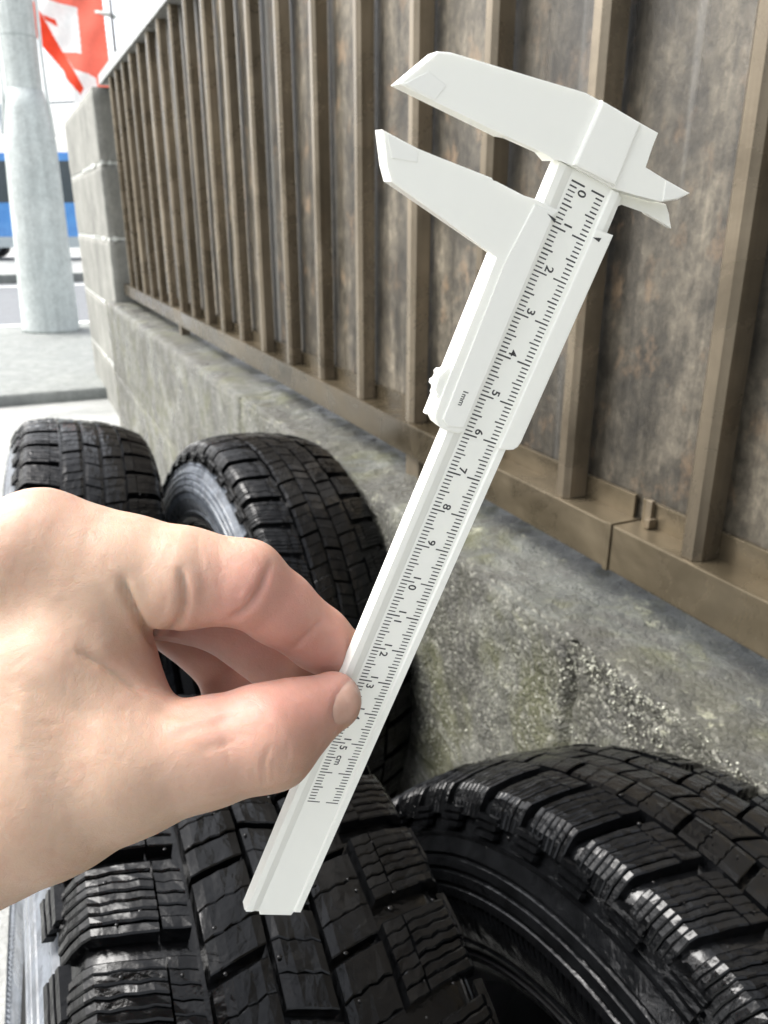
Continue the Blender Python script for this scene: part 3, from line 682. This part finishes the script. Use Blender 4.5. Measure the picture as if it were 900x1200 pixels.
# (crease path, depth mm, half width px, swelling of the skin either side mm)
CREASES = [([(392, 846), (389, 834), (393, 818), (401, 804), (411, 796)], 0.25, 2.4, 0.2), ([(143, 678), (150, 698), (163, 724), (174, 742), (184, 760)], 1.8, 4.2, 0.8), ([(212, 668), (217, 688), (217, 708), (210, 728), (190, 746)], 1.3, 4.2, 0.5),
           ([(315, 664), (308, 686), (298, 703), (287, 715), (270, 726)], 1.3, 4, 0.4), ([(375, 727), (364, 741), (345, 759)], 0.7, 3.2, 0.2),
           ([(92, 764), (118, 777), (140, 793), (168, 812)], 0.75, 4.5, 0.4), ([(314, 876), (309, 898), (309, 922)], 0.4, 2.8, 0.0), ([(322, 884), (319, 903), (321, 916)], 0.22, 2.6, 0.0), ([(330, 880), (331, 904)], 0.22, 2.6, 0.0), ([(338, 870), (336, 892)], 0.18, 2.6, 0.0), ([(298, 900), (297, 922)], 0.18, 3, 0.0),
           ([(205, 862), (240, 850), (275, 838)], 0.25, 6, 0.1), ([(236, 880), (270, 868)], 0.15, 5, 0.1), ([(230, 640), (238, 680), (236, 712)], 0.25, 7, 0.15), ([(255, 640), (262, 676), (258, 706)], 0.2, 6, 0.1),
           ([(60, 700), (90, 730), (110, 770)], 0.35, 12, 0.2), ([(30, 800), (80, 830), (130, 842)], 0.35, 12, 0.2), ([(180, 830), (215, 838), (250, 832)], 0.4, 6, 0.2)]
rng = random.Random(5)
for k in range(110):     # scattered fine skin lines
    x, y = rng.uniform(0, 330), rng.uniform(600, 1000); a = rng.gauss(0.5, 0.5) if y > 760 else rng.gauss(1.4, 0.4); l = rng.uniform(12, 34)
    CREASES.append(([(x, y), (x + l * math.cos(a), y + l * math.sin(a))], rng.uniform(0.06, 0.16), 2.8, 0.0))
for pts, dep, w, sw in CREASES:
    d, t = poly_dist(Q, pts); fade = np.minimum(1, np.minimum(t, 1 - t) * 5 + 0.25)
    disp -= dep * np.exp(-(d / w) ** 2) * fade; disp += 0.45 * sw * np.exp(-((d - 3.2 * w) / (1.8 * w)) ** 2) * fade
for (x, y, r, a) in [(186, 716, 26, 0.9), (60, 590, 40, 0.8), (20, 690, 60, -0.8), (95, 690, 45, 0.5), (60, 820, 60, 0.7), (100, 950, 60, -0.5), (310, 640, 26, 0.5), (262, 860, 40, -0.7), (232, 905, 40, -0.4)]:
    disp += a * np.exp(-((Q - np.array((x, y))) ** 2).sum(1) / r ** 2)
HV = HV + N * (disp * front)[:, None]
HAND_O = c2w(-200, 70, 215)
CMn = np.array(CM); HW = np.c_[HV[:, 0] / 1000, -HV[:, 1] / 1000, -HV[:, 2] / 1000, np.ones(len(HV))] @ CMn.T; HW = HW[:, :3] - np.array(HAND_O)
hme = bpy.data.meshes.new('person'); hme.vertices.add(len(HW)); hme.vertices.foreach_set('co', HW.ravel().astype(np.float32))
hme.loops.add(HF.size); hme.loops.foreach_set('vertex_index', HF.ravel().astype(np.int32)); hme.polygons.add(len(HF))
hme.polygons.foreach_set('loop_start', np.arange(0, HF.size, 4, dtype=np.int32)); hme.polygons.foreach_set('use_smooth', np.ones(len(HF), bool)); hme.update(calc_edges=True); hme.validate()
# natural redness of the skin over finger joints, finger pads and thumb tip
red = np.zeros(len(HV))
for (x, y, z, r, a) in [(330, 725, 195, 13, 0.9), (380, 755, 205, 12, 0.8), (290, 690, 185, 12, 0.45), (250, 770, 222, 18, 1.0), (240, 800, 240, 18, 1.1), (185, 790, 205, 10, 0.8), (380, 815, 190, 9, 0.55), (300, 830, 180, 14, 0.35), (60, 580, 195, 16, 0.25), (270, 815, 188, 14, 0.5)]:
    c = P(x, y, z); red += a * np.exp(-((HV - c) ** 2).sum(1) / (r * r * 1.6))
at = hme.attributes.new('redness', 'FLOAT', 'POINT'); at.data.foreach_set('value', np.clip(red, 0, 1).astype(np.float32))
def skin():
    m = M('skin'); v = m.coord(); a = m.n('ShaderNodeAttribute', attribute_name='redness'); n = m.noise(v, 75, 7, 0.65, 0.3); b = m.noise(v, 22, 5, 0.6, 0.3); q = m.noise(v, 260, 5, 0.65)
    c = m.ramp(b, [(0.3, (0.395, 0.262, 0.183)), (0.5, (0.445, 0.312, 0.225)), (0.7, (0.47, 0.342, 0.252))])
    c = m.mix(m.math('MULTIPLY', a.outputs['Fac'], 0.7), c, (0.50, 0.235, 0.195))
    c = m.mix(m.ramp(n, [(0.5, 0.0), (0.75, 0.32)]), c, (0.41, 0.21, 0.155)); c = m.mix(0.25, c, m.ramp(q, [(0.3, (0.8, 0.76, 0.73)), (0.7, (1.1, 1.1, 1.1))]), 'MULTIPLY')
    cr1 = m.vor(m.coord((1, 1, 1.5), rot=(0.4, 0.9, 0.3)), 620, 'DISTANCE_TO_EDGE'); lines = m.noise(m.coord((1, 0.35, 1), rot=(0.3, 0.5, 0.9)), 480, 6, 0.7, 0.9)
    h = m.math('ADD', m.math('MULTIPLY', m.math('MINIMUM', cr1, 0.1), 1.1), m.math('MULTIPLY', lines, 0.6))
    h = m.math('ADD', h, m.math('MULTIPLY', m.noise(v, 110, 4, 0.6, 0.6), 1.6))
    m.set(col=c, rough=m.ramp(n, [(0.3, 0.42), (0.7, 0.58)]), spec=0.36, sss=1.0, nor=m.bump(h, 0.33, 0.0006))
    m.b.inputs['Subsurface Radius'].default_value = (1.0, 0.42, 0.25); m.b.inputs['Subsurface Scale'].default_value = 0.0013
    return m.m
MAT['skin'] = skin()
hand = link('person', hme, MAT['skin']); hand.location = HAND_O
tag(hand, 'bare left hand and forearm pinching the white caliper between thumb and forefinger', 'hand')
# thumb nail: a thin shell that hugs the tip, its free edge towards the right
def trace(px, py):
    d = np.array([(px - 450) / 930, (py - 600) / 930, 1.0]); d /= np.linalg.norm(d); t = 120.0
    for _ in range(60):
        e = float(hand_sdf((d * t)[None].astype(np.float32))[0]); t += e * 0.8
        if abs(e) < 0.01: break
    return d * t, abs(e) < 0.3
NL = [(390, 836), (393, 820), (401, 806), (410, 798), (418, 802), (422.5, 813), (422.5, 826), (416, 839), (404, 848), (395, 849)]
ctr = np.mean(np.array(NL), 0); v, f = [], []; K, Rg = len(NL) * 4, 6
ol = [];
for i in range(len(NL)):
    p0, p1, p2, p3 = (np.array(NL[(i + q) % len(NL)], float) for q in (-1, 0, 1, 2))
    for s in range(4):
        t = s / 4; ol.append(0.5 * ((2 * p1) + (-p0 + p2) * t + (2 * p0 - 5 * p1 + 4 * p2 - p3) * t * t + (-p0 + 3 * p1 - 3 * p2 + p3) * t ** 3))
eps = 0.4
def off(pt):
    g = np.array([float(hand_sdf((pt + e)[None].astype(np.float32))[0]) - float(hand_sdf((pt - e)[None].astype(np.float32))[0]) for e in np.eye(3) * eps]); return g / np.linalg.norm(g)
for r in range(Rg + 1):
    for k in range(K):
        q = ctr + (ol[k] - ctr) * (r / Rg); q = q + 0
        pt, ok = trace(*q); n_ = off(pt); lift = 0.2 * (1 - (r / Rg) ** 4) - 0.03
        w = pt + n_ * lift; v.append(tuple(c2w(*w) - HAND_O))
for r in range(Rg):
    for k in range(K): f.append((r * K + k, r * K + (k + 1) % K, (r + 1) * K + (k + 1) % K, (r + 1) * K + k))
def nail_mat():
    m = M('nail'); n = m.noise(m.coord((1, 1, 1)), 300, 3)
    m.set(col=m.ramp(n, [(0.3, (0.49, 0.305, 0.235)), (0.7, (0.53, 0.345, 0.27))]), rough=0.27, spec=0.5, sss=0.6)
    m.b.inputs['Subsurface Radius'].default_value = (1, 0.5, 0.35); m.b.inputs['Subsurface Scale'].default_value = 0.002; return m.m
link('thumb_nail', fixn(pydata('thumb_nail', v, f, True)), nail_mat(), hand)

# ------------------------------------------------------------------ utility pole, banner, van and far things
pp = Vector((0.316, 7.48, 0.055)); pole = empty('utility_pole', pp, (0, R_(1.6), 0)); tag(pole, 'grey concrete utility pole with a thick lower sleeve standing on the pavement', 'utility pole')
K = 1.45
def up(pts, rr, n=40): return [(0, 0, z * K) for z in pts], [r * K for r in rr], n
link('shaft', tube_mesh('shaft', *up([0.9 + 0.25 * k for k in range(33)], [0.092 - 0.0004 * k for k in range(33)], 32)), MAT['pole'], pole)
link('sleeve', tube_mesh('sleeve', *up([0, 0.02, 0.25, 0.5, 0.75, 0.95, 1.02, 1.17, 1.27], [0.16, 0.157, 0.152, 0.146, 0.141, 0.136, 0.133, 0.112, 0.096])), MAT['pole'], pole)
for z in (1.52, 1.8): link('ring_seam', tube_mesh('ring_seam', [(0, 0, z * K - 0.004), (0, 0, z * K + 0.004)], 0.0915 * K, 32, False), plain('seam', (0.3, 0.33, 0.32)), pole)
for x in (-0.104, 0.104): link('conduit', tube_mesh('conduit', [(x * 1.2 * K, -0.02, 1.05 * K), (x * 1.05 * K, -0.02, 1.28 * K), (x * K, -0.02, 1.5 * K), (x * 0.97 * K, -0.02, 8.5 * K)], 0.014, 10), plain('white_conduit', (0.75, 0.78, 0.76), 0.5), pole)
for z, a in ((1.62, 200), (1.95, 20)):
    link('step_bolt', tube_mesh('step_bolt', [(0.08 * K * math.cos(R_(a)), 0.08 * K * math.sin(R_(a)), z * K), (0.15 * K * math.cos(R_(a)), 0.15 * K * math.sin(R_(a)), z * K)], 0.01, 8), MAT['mortar'], pole)
# banner
def inpoly(x, y, poly):
    c = False; n = len(poly)
    for i in range(n):
        (x1, y1), (x2, y2) = poly[i], poly[(i + 1) % n]
        if (y1 > y) != (y2 > y) and x < (x2 - x1) * (y - y1) / (y2 - y1) + x1: c = not c
    return c
Z = lambda L: [(a / 6.923, b / 6.923) for a, b in L]
OUT = Z([(-60, -500), (140, 0), (280, 270), (450, 540), (600, 830), (690, 900), (950, 900), (885, 480), (830, 0), (790, -500)])
REDS = [Z([(-70, -500), (40, -500), (265, 0), (340, 120), (490, 390), (600, 570), (680, 715), (655, 770), (540, 640), (520, 580), (420, 460), (360, 400), (290, 290), (270, 200), (155, 0)]), Z([(340, 115), (450, 160), (468, 215), (370, 165)])]
PINK = [Z([(300, -500), (790, -500), (830, 0), (885, 480), (950, 900), (820, 900), (780, 635), (720, 600), (600, 560), (510, 425), (660, 430), (625, 60), (480, 25), (400, 0)])]
def cloth(name, col, tr=0.5):
    m = M(name); n = m.noise(m.coord(), 30, 3); c = m.ramp(n, [(0.3, tuple(x * 0.9 for x in col)), (0.7, col)]); m.set(col=c, rough=0.8, spec=0.2)
    t = m.n('ShaderNodeBsdfTranslucent'); m.l(c, t.inputs[0]); mx = m.n('ShaderNodeMixShader'); mx.inputs[0].default_value = tr
    m.l(m.b.outputs[0], mx.inputs[1]); m.l(t.outputs[0], mx.inputs[2]); m.l(mx.outputs[0], m.t.nodes['Material Output'].inputs[0]); return m.m
BZ = 6.4
ban = empty('banner', ray(133, 40, BZ) * Vector((1, 1, 0)).length if False else Vector((*ray(133, 40, BZ).xy, 0.006))); tag(ban, 'red and white cloth banner on a thin pole behind the concrete pillar', 'banner')
bo = ban.location.copy()
def banner_mesh():
    st = 0.8; x0, x1, y0, y1 = -14, 140, -72, 130; nx, ny = int((x1 - x0) / st), int((y1 - y0) / st); vid = {}; v, f, mi = [], [], []
    def V(i, j):
        if (i, j) not in vid:
            x, y = x0 + i * st, y0 + j * st; z = BZ + 0.05 * math.sin(x * 0.09 + y * 0.03) + 0.0022 * max(0, 60 - x + y * 0.5) + 0.02 * math.sin(y * 0.11 - x * 0.05)
            vid[(i, j)] = len(v); v.append(ray(x, y, z) - bo)
        return vid[(i, j)]
    for j in range(ny):
        for i in range(nx):
            x, y = x0 + (i + .5) * st, y0 + (j + .5) * st
            if not inpoly(x, y, OUT): continue
            k = 0
            if any(inpoly(x, y, q) for q in REDS): k = 1
            elif any(inpoly(x, y, q) for q in PINK): k = 2
            f.append((V(i, j), V(i, j + 1), V(i + 1, j + 1), V(i + 1, j))); mi.append(k)
    me = pydata('cloth', v, f, True); me.polygons.foreach_set('material_index', mi)
    for q in (cloth('banner_white', (0.86, 0.86, 0.84)), cloth('banner_red', (0.8, 0.07, 0.03), 0.35), cloth('banner_pale_red', (0.88, 0.2, 0.14), 0.6)): me.materials.append(q)
    return me
link('cloth', banner_mesh(), None, ban)
link('pole', tube_mesh('pole', [(0, 0, 0), (0, 0, 2.0), (0, 0, 3.0)], 0.011, 10), plain('dark_pole', (0.05, 0.055, 0.06), 0.4), ban)
for py in (17, -40):
    a, b = ray(112, py - 2, BZ - 0.02) - bo, ray(136, py + 3, BZ - 0.01) - bo
    link('loop', tube_mesh('loop', [a, (a + b) / 2 + Vector((0, -0.01, 0.005)), b], 0.018, 8), MAT['mortar'], ban)
# van across the road
def van():
    root = empty('van', W(20.5, -8.45, 0.0), (0, 0, -psi)); tag(root, 'blue van parked across the road behind the utility pole', 'van')
    blue = M('van_paint'); blue.set(col=blue.ramp(blue.noise(blue.coord(), 3, 3), [(0.3, (0.05, 0.2, 0.52)), (0.7, (0.08, 0.28, 0.62))]), rough=0.25, spec=0.6, coat=0.5); blue = blue.m
    glass = plain('dark_glass', (0.06, 0.075, 0.085), 0.1); trim = plain('grey_trim', (0.35, 0.4, 0.42), 0.5); dark = plain('van_tyre', (0.02, 0.02, 0.02), 0.7)
    prof = [(-2.4, 0.35), (-2.45, 0.9), (-2.3, 1.25), (-1.95, 2.15), (-1.7, 2.42), (2.2, 2.45), (2.35, 2.25), (2.42, 1.2), (2.42, 0.35)]
    bm = bmesh.new(); v0 = [bm.verts.new((x, 0, z)) for x, z in prof]; v1 = [bm.verts.new((x, 1.7, z)) for x, z in prof]
    bm.faces.new(v0); bm.faces.new(v1[::-1])
    for i in range(len(prof)): bm.faces.new((v0[i], v1[i], v1[(i + 1) % len(prof)], v0[(i + 1) % len(prof)]))
    bmesh.ops.recalc_face_normals(bm, faces=bm.faces); bmesh.ops.bevel(bm, geom=list(bm.edges), offset=0.06, segments=2, affect='EDGES'); body = link('body', bm_mesh('body', bm), blue, root)
    for x0, x1 in ((-1.85, -1.2), (-1.15, 1.25), (1.3, 2.2)):
        bm = bmesh.new(); prism_bm(bm, [(x0, 1.33), (x1, 1.33), (x1, 2.25), (x0 + (0.2 if x0 < -1 else 0), 2.25)], 0, 0.02, 0.004); me = bm_mesh('window', bm); me.transform(Matrix(((1, 0, 0, 0), (0, 0, 1, -0.012), (0, 1, 0, 0), (0, 0, 0, 1)))); link('window', fixn(me), glass, root)
    box('sill_trim', (-2.3, -0.02, 0.3), (2.3, 0.0, 0.55), trim, root)
    for x in (-1.78, 1.6):
        for y in (0.02, 1.55):
            w = link('wheel', tube_mesh('wheel', [(x, y - 0.05, 0.33), (x, y + 0.15, 0.33)], 0.33, 24, False), dark, root); link('rim', tube_mesh('rim', [(x, y - 0.06, 0.33), (x, y - 0.045, 0.33)], 0.2, 20, False), trim, w)
    return root
van()
# sign board left of the pole
sg = empty('sign_board', W(12, -6.15, 0)); sg.rotation_euler = (0, 0, -psi); tag(sg, 'small dark green sign board with white rim at the left picture edge', 'sign')
box('board', (-0.3, -0.01, 2.35), (0.1, 0.01, 2.95), plain('sign_green', (0.12, 0.2, 0.18), 0.5), sg, 0.002); box('rim', (-0.34, 0.011, 2.31), (0.14, 0.03, 2.99), MAT['mortar'], sg, 0.004); box('post', (-0.13, 0.031, 0), (-0.07, 0.09, 2.9), MAT['mortar'], sg, 0.004)
# kerb across the road
o = box('kerb', (-40, 14.2, 0), (40, 14.5, 0.14), MAT['slab'], bevel=0.02); o['kind'] = 'structure'
# lamp post with a bracket in the distance
lp = empty('lamp_post', W(26, -10.55, 0)); tag(lp, 'thin dark post with bracket and wire between the pole and the pillar', 'post')
dk = plain('post_metal', (0.1, 0.12, 0.13), 0.5)
link('post', tube_mesh('post', [(0, 0, 0), (0, 0, 3.0), (-0.25, 0, 4.6)], 0.06, 8), dk, lp); link('bracket', tube_mesh('bracket', [(-0.22, 0, 4.3), (0.5, 0.2, 4.2), (2.4, 0.6, 4.4)], 0.03, 6), dk, lp)
box('transformer', (-0.75, -0.1, 3.3), (-0.35, 0.2, 4.1), plain('grey_box', (0.4, 0.44, 0.45)), lp, 0.03)
